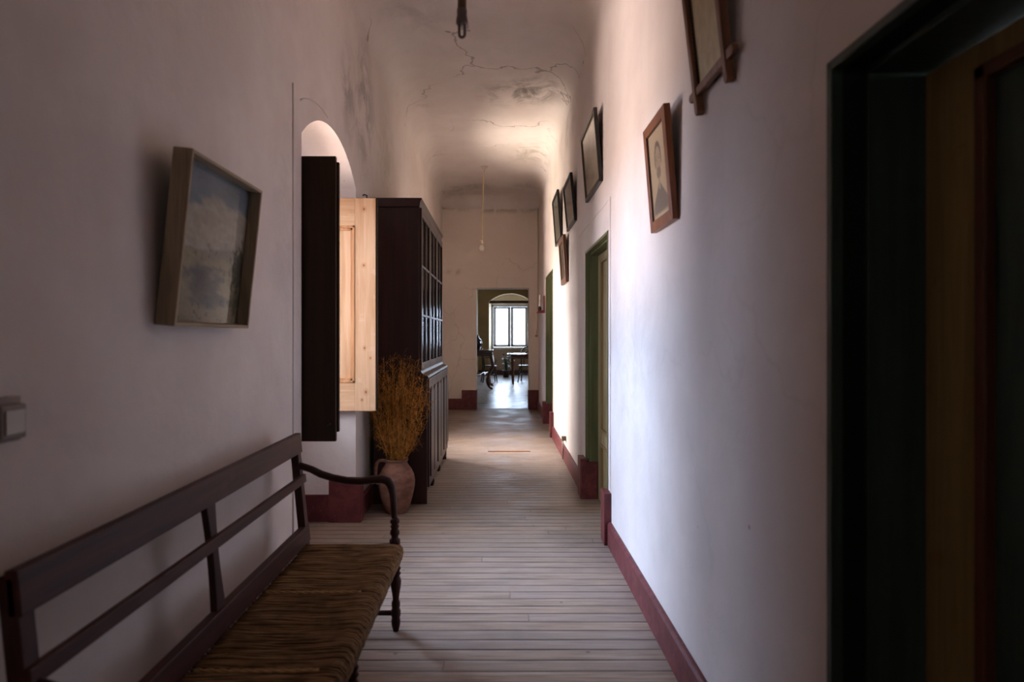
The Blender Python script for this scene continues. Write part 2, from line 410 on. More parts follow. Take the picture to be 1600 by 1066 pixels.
# faint raised bands around the openings
m = MB()
m.box(-.83, XR, YF - .008, YF + .01, 2.645, 2.66); m.box(-.73, -.718, YF - .008, YF + .01, .385, 2.65)
m.build('trim_1', M['wall_f'], kind='structure')
m = MB(); m.tube([(XL + .001, 3.33, .17), (XL + .001, 3.335, 1.5), (XL + .001, 3.33, 2.82)], .007, 6)
m.build('trim_2', M['wall_l'], kind='structure')
m = MB(); m.tube([(XL + .001, y, z) for y, z in arc_pts(3.46, 4.3, 2.78, 2.885, 14)[:10]], .005, 6)
m.build('trim_3', M['wall_l'], kind='structure')
m = MB(); m.box(XR - .004, XR + .01, 4.27, 4.28, .36, 2.42); m.box(XR - .004, XR + .01, 4.27, 6.0, 2.41, 2.42)
m.build('trim_4', M['wall_r'], kind='structure')

# windows in the left wall
def side_window(i, a, b):
    w = struct('window_%d' % i, (-1.63, (a + b) / 2, WZ0))
    y0, y1 = a + .1, b - .1; c = (y0 + y1) / 2
    m = MB()
    for q in ((y0, y0 + .045), (y1 - .045, y1)): m.box(-1.68, -1.60, q[0], q[1], WZ0, WZ1)
    m.box(-1.68, -1.60, y0, y1, WZ0, WZ0 + .05); m.box(-1.68, -1.60, y0, y1, WZ1 - .05, WZ1)
    child(m, 'frame', M['wframe'], w, .004)
    for p0, p1 in ((y0 + .047, c - .002), (c + .002, y1 - .047)):
        m = MB(); z0, z1 = WZ0 + .052, WZ1 - .052
        m.box(-1.665, -1.625, p0, p0 + .05, z0, z1); m.box(-1.665, -1.625, p1 - .05, p1, z0, z1)
        m.box(-1.665, -1.625, p0 + .05, p1 - .05, z0, z0 + .07); m.box(-1.665, -1.625, p0 + .05, p1 - .05, z1 - .05, z1)
        for t in (1 / 3, 2 / 3): m.box(-1.66, -1.63, p0 + .05, p1 - .05, z0 + (z1 - z0) * t - .012, z0 + (z1 - z0) * t + .012)
        s = child(m, 'sash', M['wframe'], w, .003)
        child(MB().box(-1.647, -1.643, p0 + .045, p1 - .045, z0 + .06, z1 - .045), 'pane', M['glass'], s)
side_window(1, *NICH[0]); side_window(2, *NICH[1])

# doors in the right wall
def door(i, y0, y1, zt, setb, gm, rebate, om, pm):
    d = struct('door_%d' % i, (XR + .05, (y0 + y1) / 2, 0))
    xf = XR - .006; xi = XR + setb; t = .03; r1 = XR + setb * .36
    m = MB()   # outer lining that shows as a green edge
    for q0, q1 in ((y0, y0 + .022), (y1 - .022, y1)): m.box(xf, XR + .022, q0, q1, .356, zt)
    m.box(xf, XR + .022, y0, y1, zt - .022, zt)
    child(m, 'casing', gm, d, .002)
    m = MB()
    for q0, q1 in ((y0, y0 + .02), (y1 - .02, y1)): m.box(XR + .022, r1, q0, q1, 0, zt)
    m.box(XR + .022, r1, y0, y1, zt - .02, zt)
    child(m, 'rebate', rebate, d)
    m = MB()
    for q0, q1 in ((y0, y0 + .03), (y1 - .03, y1)): m.box(r1, xi + .06, q0, q1, 0, zt - .005)
    m.box(r1, xi + .06, y0, y1, zt - .035, zt)
    child(m, 'jamb', gm, d, .002)
    # leaf: stiles, rails, mouldings and sunk panels
    a, b, z1 = y0 + .032, y1 - .032, zt - .04; sw = .15
    m = MB()
    m.box(xi, xi + .04, a, a + sw, .01, z1); m.box(xi, xi + .04, b - sw, b, .01, z1)
    lf = child(m, 'leaf', om, d, .003)
    c = (a + b) / 2
    for q0, q1 in ((.01, .12), (.52, .62), (z1 - .05, z1)): child(MB().box(xi + .002, xi + .04, a + sw, b - sw, q0, q1), 'cross_rail', om, lf, .003)
    for z0_, z1_ in ((.12, .52), (.62, z1 - .05)):
        m = MB()
        m.box(xi - .006, xi + .03, a + sw, a + sw + .03, z0_, z1_); m.box(xi - .006, xi + .03, b - sw - .03, b - sw, z0_, z1_)
        m.box(xi - .006, xi + .03, a + sw, b - sw, z0_, z0_ + .03); m.box(xi - .006, xi + .03, a + sw, b - sw, z1_ - .03, z1_)
        child(m, 'moulding', M['brownmould'] if i == 1 else M['pine_old'], lf, .004)
        child(MB().box(xi + .015, xi + .03, a + sw + .03, b - sw - .03, z0_ + .03, z1_ - .03), 'panel', pm, lf)
    m = MB(); m.lathe([(.022, 0), (.022, .004)], (0, 0, 0), 16)
    m.tube([(0, 0, .002), (0, 0, .05)], .008, 10); m.tube([(0, 0, .05), (0, .05, .052), (0, .11, .05)], [.009, .008, .006], 10)
    m.bm.transform(Matrix.Translation((xi, a + .07, 1.0)) @ Matrix.Rotation(-PI / 2, 4, 'Y'))
    child(m, 'handle', M['steel'], lf)
door(1, *DOORS[0], .205, M['green_dk'], M['green_shade'], M['ochre'], M['green_dk'])
door(2, *DOORS[1], .105, M['green'], M['green'], M['ochre_pale'], M['ochre_pale'])
door(3, *DOORS[2], .10, M['green'], M['green'], M['ochre_pale'], M['ochre_pale'])

# ------------------------------------------------------------------ the room beyond
RX0, RX1, RY1, RZ = -.78, 2.6, 22.8, 3.4
MB().box(RX0 - .2, RX1 + .2, YF + .2, RY1 + .7, -.1, 0).build('floor_dining_room', M['floor_room'], kind='structure')
MB().box(RX0 - .2, RX1 + .2, YF + .45, RY1 + .7, RZ, RZ + .1).build('ceiling_dining_room', M['roomwall'], kind='structure')
MB().box(RX0 - .2, RX0, YF + .45, RY1 + .6, 0, RZ).build('wall_dining_room_left', M['roomwall'], kind='structure')
m = MB(); m.box(RX1, RX1 + .2, YF + .45, RY1 + .6, 0, .9); m.box(RX1, RX1 + .2, YF + .45, RY1 + .6, 2.6, RZ)
m.box(RX1, RX1 + .2, YF + .45, 16.5, .9, 2.6); m.box(RX1, RX1 + .2, 18.5, RY1 + .6, .9, 2.6)
m.build('wall_dining_room_right', M['roomwall'], kind='structure')
m = MB(); m.box(RX0 - .2, -1.85, YF + .45, YF + .46, 0, RZ); m.box(1.15, RX1 + .2, YF + .2, YF + .45, 0, RZ)
m.build('wall_dining_room_front', M['roomwall'], kind='structure')
# end wall with splayed arched window recess
n0, n1 = -.385, 1.22
m = MB(); m.box(RX0 - .2, n0, RY1, RY1 + .5, 0, RZ); m.box(n1, RX1 + .2, RY1, RY1 + .5, 0, RZ)
m.prism([(n0, RZ)] + arc_pts(n0, n1, 2.72, 3.03) + [(n1, RZ)], 'y', RY1, RY1 + .5)
m.build('wall_dining_room_back', M['roomwall'], kind='structure')
m = MB(); m.box(n0, n1, RY1 + .32, RY1 + .5, 0, .95)
m.build('wall_dining_room_apron', M['roomwall2'], kind='structure')
m = MB()
m.prism([(n0 - .002, RY1 + .002), (n0 + .012, RY1 + .002), (n0 + .115, RY1 + .5), (n0 - .002, RY1 + .5)], 'z', .95, 2.72)
m.box(n0, n1, RY1 + .42, RY1 + .5, 2.62, 3.1)
m.prism([(n0, 3.2)] + arc_pts(n0, n1, 2.70, 3.02) + [(n1, 3.2)], 'y', RY1 + .003, RY1 + .42)
m.build('trim_5', M['cream'], kind='structure')
MB().box(n0, n1, RY1 + .03, RY1 + .12, 2.66, 2.76).build('trim_6', M['tbl'], kind='structure')
MB().box(RX0, RX1, RY1 - .025, RY1, 0, .18).build('baseboard_dining_room', M['tbl'], kind='structure')
w = struct('window_3', (.42, RY1 + .45, .95))
x0, x1, yw = -.28, 1.14, RY1 + .42
m = MB(); m.box(x0, x0 + .06, yw, yw + .06, .95, 2.62); m.box(x1 - .06, x1, yw, yw + .06, .95, 2.62)
m.box(x0, x1, yw, yw + .06, .95, 1.02); m.box(x0, x1, yw, yw + .06, 2.55, 2.62)
m.box(x1, n1, yw, yw + .06, .95, 2.62)
child(m, 'frame', M['wframe'], w, .004)
c = (x0 + x1) / 2
for p0, p1 in ((x0 + .062, c - .004), (c + .004, x1 - .062)):
    m = MB(); z0, z1 = 1.03, 2.545
    m.box(p0, p0 + .10, yw - .01, yw + .04, z0, z1); m.box(p1 - .10, p1, yw - .01, yw + .04, z0, z1)
    m.box(p0, p1, yw - .01, yw + .04, z0, z0 + .09); m.box(p0, p1, yw - .01, yw + .04, z1 - .07, z1)
    m.box(p0, p1, yw + .01, yw + .02, 1.735, 1.753)
    s = child(m, 'sash', M['wframe'], w, .003)
    child(MB().box(p0 + .06, p1 - .06, yw + .013, yw + .017, z0 + .08, z1 - .06), 'pane', M['glass'], s)
w = struct('window_4', (RX1 + .1, 17.5, .9))  # unseen window, added to let fill light into the room
m = MB(); m.box(RX1 + .08, RX1 + .14, 16.5, 16.57, .9, 2.6); m.box(RX1 + .08, RX1 + .14, 18.43, 18.5, .9, 2.6); m.box(RX1 + .08, RX1 + .14, 17.46, 17.54, .9, 2.6)
m.box(RX1 + .08, RX1 + .14, 16.5, 18.5, .9, .97); m.box(RX1 + .08, RX1 + .14, 16.5, 18.5, 2.53, 2.6)
child(m, 'frame', M['wframe'], w, .003); child(MB().box(RX1 + .108, RX1 + .112, 16.57, 18.43, .97, 2.53), 'pane', M['glass'], w)
MB().box(-30, -1.87, -20, 40, -1.2, -1.0).build('ground', M['outside'], kind='structure')

# ------------------------------------------------------------------ pictures
def colour_sheet(name, w, h, fn, nx, nz, T, parent, mat=None):
    """sheet in local (u along x, v along z), y = 0; fn(u,v) -> rgb 0-255"""
    vs, fs, cs = [], [], []
    for j in range(nz + 1):
        for i in range(nx + 1):
            u, v = i / nx, j / nz; vs.append(T @ Vector((u * w - w / 2, 0, v * h)))
            r, g, b = fn(u, v); cs += [lin(max(0, min(255, r))), lin(max(0, min(255, g))), lin(max(0, min(255, b))), 1]
    for j in range(nz):
        for i in range(nx):
            a = j * (nx + 1) + i; fs.append((a, a + 1, a + nx + 2, a + nx + 1))
    me = bpy.data.meshes.new(name); me.from_pydata([tuple(v) for v in vs], [], fs)
    at = me.color_attributes.new('Col', 'FLOAT_COLOR', 'POINT'); at.data.foreach_set('color', cs)
    me.materials.append(mat or M['paper'])
    o = bpy.data.objects.new(name, me); COL.objects.link(o); o.parent = parent
    o.matrix_parent_inverse = Matrix.Translation(-parent.location)
    return o
def fbm(x, y, z=0, o=5): return noise.fractal(Vector((x, y, z)), 1.0, 2.0, o)
def lerp(a, b, t): t = max(0, min(1, t)); return tuple(p + (q - p) * t for p, q in zip(a, b))
def sst(a, b, x):
    t = max(0, min(1, (x - a) / (b - a))); return t * t * (3 - 2 * t)

def picture(name, side, ya, yb, zb, h, lean, fw, fd, mat, mat_h, fn, label, cat, inset=.01, lip=None, glass=True, nx=40, nz=50, roll=0, group=None):
    """local frame: x runs along the wall, y points out of the wall, z up; bottom edge touches the wall"""
    w = yb - ya; yc = (ya + yb) / 2; xw = XL if side == 'l' else XR
    th = math.asin(lean / h)
    base = Matrix.Translation((xw, yc, zb))
    R = Matrix.Rotation(-PI / 2 if side == 'l' else PI / 2, 4, 'Z')       # local +y -> +x (left wall) or -x (right wall)
    T = base @ R @ Matrix.Rotation(-th, 4, 'X') @ Matrix.Rotation(roll, 4, 'Y')
    t = thing(name, (xw, yc, zb), label, cat, group)
    for mt, pts in ((mat, ((-w/2, 0), (-w/2, h), (-w/2+fw, h-fw), (-w/2+fw, fw))), (mat, ((w/2, h), (w/2, 0), (w/2-fw, fw), (w/2-fw, h-fw))),
                    (mat_h, ((-w/2, 0), (-w/2+fw, fw), (w/2-fw, fw), (w/2, 0))), (mat_h, ((-w/2, h), (w/2, h), (w/2-fw, h-fw), (-w/2+fw, h-fw)))):
        m = MB(); m.prism(pts, 'y', .001, fd); m.bm.transform(T); child(m, 'frame_side', mt, t, .0025)
    if lip:
        m = MB(); i = fw; lw = lip[0]
        for pts in (((-w/2+i, i), (-w/2+i, h-i), (-w/2+i+lw, h-i-lw), (-w/2+i+lw, i+lw)), ((w/2-i, h-i), (w/2-i, i), (w/2-i-lw, i+lw), (w/2-i-lw, h-i-lw)),
                    ((-w/2+i, i), (-w/2+i+lw, i+lw), (w/2-i-lw, i+lw), (w/2-i, i)), ((-w/2+i, h-i), (w/2-i, h-i), (w/2-i-lw, h-i-lw), (-w/2+i+lw, h-i-lw))): m.prism(pts, 'y', .001, fd * .8)
        m.bm.transform(T); child(m, 'inner_slip', lip[1], t)
    m = MB(); m.box(-w/2 + .004, w/2 - .004, .0005, .003, .004, h - .004); m.bm.transform(T); child(m, 'backing_board', M['dark_in'], t)
    iw, ih = w - 2 * fw + .004, h - 2 * fw + .004
    colour_sheet('print', iw, ih, fn, nx, nz, T @ Matrix.Translation((0, fd - inset, fw - .002)), t)
    if glass:
        m = MB(); m.box(-iw/2, iw/2, fd - inset + .0025, fd - inset + .004, fw, h - fw); m.bm.transform(T); child(m, 'glass', M['pglass'], t)
    # hanging wire up to a nail
    m = MB(); hz = h + .05
    top = (base.inverted() @ Vector((xw, yc, zb + hz)))
    return t, T

# painted landscape. On the left wall local +x runs towards -y?  u is flipped where needed by the caller
def landscape(u, v):
    u = 1 - u if False else u
    n = fbm(u * 2.2, v * 6 + u * 1.2, 1.3); n2 = fbm(u * 6, v * 20 + u * 3, 5.1); n3 = fbm(u * 22, v * 22, 9)
    c = lerp((112, 140, 172), (150, 168, 186), v * .6 + n * .5)
    cloud = sst(.86 + n * .2, .74 + n * .2, v)
    c = lerp(c, (216, 204, 186), cloud)
    c = lerp(c, (196, 178, 160), cloud * sst(.1, .5, n2 + .2) * .5)
    hill = sst(.50 + n * .1, .46 + n * .1, v); c = lerp(c, (170, 158, 140), hill)
    fld = sst(.44 + n * .05, .40 + n * .05, v); c = lerp(c, (198, 184, 134), fld * .85)
    mid = sst(.37, .33, v + n * .09) ; c = lerp(c, (124, 120, 122), mid * sst(-.2, .25, .30 - abs(u - .45) + n * .3 + n2 * .3))
    c = lerp(c, (206, 188, 120), sst(.05, .0, abs(v - .44 - n * .03)) * sst(.6, .2, u) * .7)
    low = sst(.2, .12, v + n * .12); c = lerp(c, (182, 164, 130), low)
    tr = sst(.14, .02, math.hypot((u - .36) * 1.0, (v - .33) * 1.1) + n3 * .05); c = lerp(c, (84, 84, 94), tr * .55)
    tr = sst(.16, .05, math.hypot((u - .95) * .9, (v - .40) * .8) + n3 * .09); c = lerp(c, (84, 82, 60), tr * .85)
    tr = sst(.14, .03, math.hypot((u - .95), (v - .16) * .9) + n3 * .07); c = lerp(c, (96, 94, 56), tr * .8)
    c = lerp(c, (60, 60, 50), sst(.35, .6, n3 + n2 * .5) * .4 * (1 - sst(.5, .55, v)))
    if u < .06: c = lerp(c, (96, 90, 80), .5)
    gr = sum(c) / 3; c = lerp(c, (gr * 1.04, gr, gr * .90), .35)
    return tuple(q * .88 + n3 * 8 for q in c)
picture('landscape_painting', 'l', 1.995, 2.585, 1.488, .582, .060, .013, .066, M['oak'], M['oak_h'], lambda u, v: landscape(1 - u, v),
        'landscape painting with blue sky in a deep grey oak box frame', 'painting', inset=.048, nx=110, nz=110)

def portrait(u, v):
    n = fbm(u * 4, v * 4, 3); g = fbm(u * 30, v * 30, 7) * 5
    bg = lerp((214, 192, 162), (196, 172, 142), sst(.3, .9, abs(u - .5) + n * .2 + (1 - v) * .3)); c = bg
    bw = .26 + .17 * sst(.38, .20, v); bx = abs(u - .5)
    body = sst(.02, -.02, bx - bw * sst(.44, .34, v + bx * .45)) * sst(.45, .43, v + bx * .42) * sst(.04, .09, v)
    c = lerp(c, (112, 108, 104), body * .95)
    c = lerp(c, (190, 174, 150), sst(.055, .03, bx) * sst(.30, .33, v) * sst(.43, .40, v))
    hd = math.hypot(bx / .155, (v - .63) / .17)
    hair = math.hypot(bx / .20, (v - .655) / .20)
    c = lerp(c, (108, 98, 90), sst(1.04, .92, hair) * sst(.55, .62, v) * 1.0)
    c = lerp(c, (192, 170, 144), sst(1.03, .93, hd))
    c = lerp(c, (150, 134, 116), sst(1.0, .8, hd) * sst(.05, .2, u - .5) * .5)
    for s in (-1, 1):
        c = lerp(c, (92, 82, 76), sst(1.0, .3, math.hypot((u - .5 - s * .075) / .05, (v - .655) / .014)))
        c = lerp(c, (112, 100, 92), sst(1.0, .3, math.hypot((u - .5 - s * .075) / .06, (v - .69) / .01)) * .8)
    c = lerp(c, (140, 120, 104), sst(1.0, .3, math.hypot((u - .5) / .02, (v - .61) / .045)) * .5)
    c = lerp(c, (132, 120, 108), sst(1.05, .7, math.hypot(bx / .14, (v - .50) / .075)) * .75)
    c = lerp(c, (110, 92, 84), sst(1.0, .3, math.hypot(bx / .06, (v - .54) / .010)))
    return tuple((q - 160) * 1.3 + 150 + g for q in c)
def old_print(seed, base, ink):
    def f(u, v):
        n = fbm(u * 5 + seed, v * 5, seed); n3 = fbm(u * 22, v * 22, seed)
        c = lerp(base, tuple(q * .86 for q in base), sst(-.2, .5, n))
        m_ = min(u, 1 - u, v, 1 - v)
        ins = sst(.10, .13, m_)
        c = lerp(c, ink, ins * (.25 + .35 * sst(-.1, .5, n + n3 * .4)) * sst(.9, .2, abs(v - .45) + abs(u - .5) * .6))
        return c
    return f
picture('portrait_picture', 'r', 2.64, 3.02, 1.955, .50, .040, .047, .030, M['fr_brown'], M['fr_brown'], portrait,
        'portrait of a man in dark clothes in a chestnut wood frame', 'picture', inset=.010, lip=(.004, M['fr_black']), nx=70, nz=90)
picture('framed_picture', 'r', 4.58, 5.33, 2.605, .555, .045, .032, .028, M['fr_black'], M['fr_black'], old_print(2.2, (190, 178, 152), (128, 118, 100)),
        'large black framed picture hung high before the green doorway, nearest of three', 'picture', inset=.012, lip=(.006, M['gilt']))
picture('framed_picture', 'r', 6.12, 6.80, 2.605, .48, .045, .030, .028, M['fr_black'], M['fr_black'], old_print(7.7, (160, 160, 150), (100, 102, 98)),
        'black framed picture with grey print, middle of the three black frames', 'picture', inset=.012)
picture('framed_picture', 'r', 7.48, 8.20, 2.64, .60, .045, .032, .028, M['fr_black'], M['fr_black'], old_print(5.1, (170, 174, 156), (112, 118, 104)),
        'farthest black framed picture high on the right wall', 'picture', inset=.012)
picture('framed_picture', 'r', 6.84, 7.38, 2.055, .53, .035, .055, .034, M['fr_brown2'], M['fr_brown2'], old_print(3.1, (150, 124, 96), (96, 70, 50)),
        'brown framed picture hanging lower beneath the black frames', 'picture', inset=.014, lip=(.010, M['gilt']))
# rustic frame with crossing bars
zb_, th = 2.285, math.radians(6.5)
T = Matrix.Translation((XR, 2.17, zb_)) @ Matrix.Rotation(PI / 2, 4, 'Z') @ Matrix.Rotation(-th, 4, 'X')
t = thing('crossed_bar_frame', (XR, 2.17, zb_), 'rustic brown frame with crossing bars and blank yellowed sheet, nearest the camera', 'picture')
H = .60
def bar(p0, p1, w, d0, d1):
    p0, p1 = Vector(p0), Vector(p1); d = (p1 - p0); L = d.length; d.normalize(); s = Vector((-d.z, 0, d.x)) * w / 2
    e = w * .38
    pts = [p0 + d * e - s, p0 + s * -.45, p0 + s * .45, p0 + d * e + s, p1 - d * e + s, p1 + s * .45, p1 - s * .45, p1 - d * e - s]
    m = MB(); m.prism([(q.x, q.z) for q in pts], 'y', d0, d1); m.bm.transform(T); return m
for sx in (-.15, .15): child(bar((sx, 0, 0), (sx, 0, H), .032, .002, .032), 'upright_bar', M['fr_brown2'], t, .004)
for sz in (.085, H - .085): child(bar((-.225, 0, sz), (.225, 0, sz), .032, .006, .027 if sz < .3 else .027), 'cross_bar', M['fr_brown2'], t, .004)
colour_sheet('print', .28, H - .19, lambda u, v: tuple(q + fbm(u * 9, v * 9, 2) * 14 for q in lerp((206, 190, 156), (186, 168, 134), v)), 24, 36, T @ Matrix.Translation((0, .010, .095)), t)
for sx in (-.131, .131):
    m = MB(); m.tube([(sx, .014, .105), (sx, .014, .485)], .002, 6)
    for i in range(26): m.lathe([(.001, -.004), (.004, 0), (.001, .004)], (sx, .016, .105 + i * .015), 6)
    m.bm.transform(T); child(m, 'beaded_edge', M['fr_black'], t)

# ------------------------------------------------------------------ shutters
def shutter_dark():
    t = thing('backlit_shutter', (-1.55, 3.52, .85), 'tall window shutter coloured dark as backlit, swung open into the corridor', 'shutter')
    x0, x1, z0, z1 = -1.56, -.932, .848, 2.475
    m = MB(); m.box(x0, x1, 3.500, 3.528, z0, z1)
    child(m, 'leaf', M['shut'], t, .003)
    m = MB(); y = 3.4995
    child(MB().box(x0, x1 + .010, 3.531, 3.556, z0 + .05, z1 - .025), 'folded_leaf', M['shut'], t, .003)
    for z in (1.1, 2.25):
        m = MB(); m.tube([(x0 - .012, 3.53, z - .05), (x0 - .012, 3.53, z + .05)], .01, 10); m.box(x0 - .012, x0 + .07, 3.526, 3.532, z - .03, z + .03)
        child(m, 'hinge', M['steel'], t)
    m = MB(); m.tube([(x1 - .03, 3.499, z0 + .1), (x1 - .03, 3.485, z0 + .1), (x1 - .045, 3.483, z0 + .092)], .004, 8); child(m, 'catch', M['steel'], t)
shutter_dark()
def shutter_pine():
    t = thing('pine_shutter', (-1.55, 4.72, .88), 'sunlit bare pine window shutter with sunk panel beside the cupboard', 'shutter')
    x0, x1, z0, z1, y0, y1 = -1.56, -.945, .875, 2.505, 4.700, 4.732
    for a, b in ((x0, x0 + .16), (x1 - .16, x1)):
        child(MB().box(a, b, y0, y1, z0, z1), 'stile', M['pine'], t, .003)
    for a, b in ((z0, z0 + .215), (z1 - .21, z1)):
        child(MB().box(x0 + .161, x1 - .161, y0 + .001, y1, a, b), 'rail', M['pine_h'], t, .002)
    a, b, c, d = x0 + .16, x1 - .16, z0 + .215, z1 - .21
    m = MB()
    for k_, (w0, yy_) in enumerate(((.018, y0 - .004), (.036, y0 + .006))):
        m.box(a, a + w0, yy_, y1 - .004, c, d); m.box(b - w0, b, yy_, y1 - .004, c, d)
        m.box(a, b, yy_, y1 - .004, c, c + w0); m.box(a, b, yy_, y1 - .004, d - w0, d)
    child(m, 'moulding', M['pine_dk'], t, .003)
    child(MB().box(a + .03, b - .03, y0 + .016, y1 - .006, c + .03, d - .03), 'panel', M['pine'], t)
    child(MB().box(x1, x1 + .012, y0 + .006, y1 + .004, z0 + .01, z1 - .005), 'folded_leaf', M['shut'], t, .002)
    m = MB(); m.tube([(x1 - .07, y0 + .01, z1 - .01), (x1 - .07, y0 + .01, z1 + .022), (x1 - .09, y0 + .008, z1 + .028), (x1 - .10, y0 + .005, z1 + .018)], .006, 8)
    child(m, 'hook', M['steel'], t)
    for z in (1.1, 2.25):
        m = MB(); m.tube([(x0 - .012, 4.72, z - .05), (x0 - .012, 4.72, z + .05)], .01, 10); m.box(x0 - .012, x0 + .07, 4.732, 4.737, z - .03, z + .03)
        child(m, 'hinge', M['steel'], t)
shutter_pine()

# ------------------------------------------------------------------ glazed cupboard
def cupboard():
    t = thing('glazed_cupboard', (-.86, 6.27, 0), 'tall dark mahogany cupboard with glazed upper doors against the left wall', 'cupboard')
    xb, xl, xu, y0, y1 = -1.085, -.622, -.69, 5.29, 7.25
    # lower case
    m = MB(); m.box(xb, xl, y0, y0 + .03, 0, 1.08); m.box(xb, xl, y1 - .03, y1, 0, 1.08)
    m.box(xb, xb + .02, y0 + .03, y1 - .03, .1, 1.08); m.box(xb, xl - .004, y0 + .03, y1 - .03, .10, .13)
    m.box(xl - .03, xl, y0 + .03, y1 - .03, .10, .14)
    child(m, 'lower_case', M['mahog'], t, .003)
    m = MB(); m.prism([(xb, 1.08), (xl + .012, 1.08), (xl + .016, 1.092), (xl + .004, 1.105), (xu + .03, 1.125), (xu + .012, 1.15), (xb, 1.15)], 'y', y0 - .006, y1 + .006)
    child(m, 'ledge', M['mahog_y'], t, .003)
    w3 = (y1 - y0 - .06) / 3
    for i in range(3):
        a = y0 + .03 + w3 * i + .003; b = a + w3 - .006
        m = MB(); m.box(xl - .008, xl + .016, a, b, .14, 1.075)
        d = child(m, 'door', M['mahog'], t, .003)
        for k in range(2):
            pa = a + .05 + k * (b - a - .06) / 2; pb = pa + (b - a) / 2 - .075
            pts = [(pa, .22), (pb, .22), (pb, .95)] + [((pa + pb) / 2 + (pb - pa) / 2 * math.cos(q * PI / 8), .95 + .05 * math.sin(q * PI / 8)) for q in range(1, 8)] + [(pa, .95)]
            child(MB().prism(pts, 'x', xl + .014, xl + .030), 'panel', M['mahog'], d, .006)
        m = MB(); m.lathe([(.010, 0), (.010, .003)], (0, 0, 0), 12); m.bm.transform(Matrix.Translation((xl + .016, a + .03, .99)) @ Matrix.Rotation(PI / 2, 4, 'Y'))
        child(m, 'keyhole', M['steel'], d)
        # closing stile down to a small foot
    for y in (y0 + .03 + w3, y0 + .03 + 2 * w3, y1 - .03, y0 + .05):
        m = MB(); m.lathe([(.014, 0), (.022, .02), (.026, .05), (.018, .075), (.026, .1)], (xl - .03, y, 0), 14)
        child(m, 'foot', M['mahog'], t)
    # upper case
    m = MB(); m.box(xb, xu, y0, y0 + .025, 1.15, 2.56); m.box(xb, xu, y1 - .025, y1, 1.15, 2.56)
    m.box(xb, xu, y0 + .025, y1 - .025, 2.53, 2.56)
    child(m, 'upper_case', M['mahog'], t, .003)
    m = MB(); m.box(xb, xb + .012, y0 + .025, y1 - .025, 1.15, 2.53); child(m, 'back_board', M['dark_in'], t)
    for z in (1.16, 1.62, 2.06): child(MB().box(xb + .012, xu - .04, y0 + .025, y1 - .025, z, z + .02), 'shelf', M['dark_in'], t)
    prof = [(xb, 2.56), (xu + .004, 2.56), (xu + .010, 2.575), (xu + .012, 2.60), (xu + .026, 2.625), (xu + .026, 2.635), (xb, 2.635)]
    child(MB().prism(prof, 'y', y0 - .022, y1 + .022), 'cornice', M['mahog_y'], t, .003)
    for i in range(3):
        a = y0 + .01 + (y1 - y0 - .02) / 3 * i + .002; b = a + (y1 - y0 - .02) / 3 - .004; z0, z1 = 1.155, 2.555
        s = .045
        m = MB(); m.box(xu, xu + .022, a, a + s, z0, z1); m.box(xu, xu + .022, b - s, b, z0, z1)
        m.box(xu, xu + .022, a + s, b - s, z0, z0 + .06); m.box(xu, xu + .022, a + s, b - s, z1 - .07, z1)
        d = child(m, 'glazed_door', M['mahog'], t, .003)
        m = MB(); c = (a + b) / 2; m.box(xu + .004, xu + .020, c - .009, c + .009, z0 + .06, z1 - .07)
        for z in (1.63, 2.06): m.box(xu + .003, xu + .021, a + s, b - s, z - .009, z + .009)
        child(m, 'muntin', M['mahog_y'], d, .002)
        child(MB().box(xu + .009, xu + .012, a + s - .01, b - s + .01, z0 + .05, z1 - .06), 'pane', M['cglass'], d)
cupboard()

# ------------------------------------------------------------------ clay jug and dried grass
JX, JY = -.845, 5.06
t = thing('clay_jug', (JX, JY, 0), 'unglazed terracotta jug with loop handle standing on the floor by the cupboard', 'jug')
prof = [(.086, .0), (.096, .012), (.112, .06), (.134, .14), (.149, .215), (.151, .26), (.143, .31), (.122, .355), (.098, .385), (.088, .402), (.088, .418), (.096, .43), (.096, .44),
        (.084, .44), (.078, .425), (.078, .40), (.09, .375), (.13, .30), (.138, .24), (.10, .06), (.08, .02)]
child(MB().lathe(prof, (JX, JY, 0), 40), 'body', M['clay'], t)
m = MB(); hp = []
hp = [(JX - .075, JY - .03, .420), (JX - .105, JY - .035, .432), (JX - .135, JY - .04, .430), (JX - .153, JY - .042, .412), (JX - .160, JY - .045, .38), (JX - .162, JY - .045, .34), (JX - .160, JY - .045, .30), (JX - .152, JY - .04, .26), (JX - .138, JY - .035, .235)]
m.tube(hp, [.015, .016, .016, .016, .016, .016, .017, .018, .018], 12, flat=.8, up=(1, 0, 0)); child(m, 'handle', M['clay'], t)

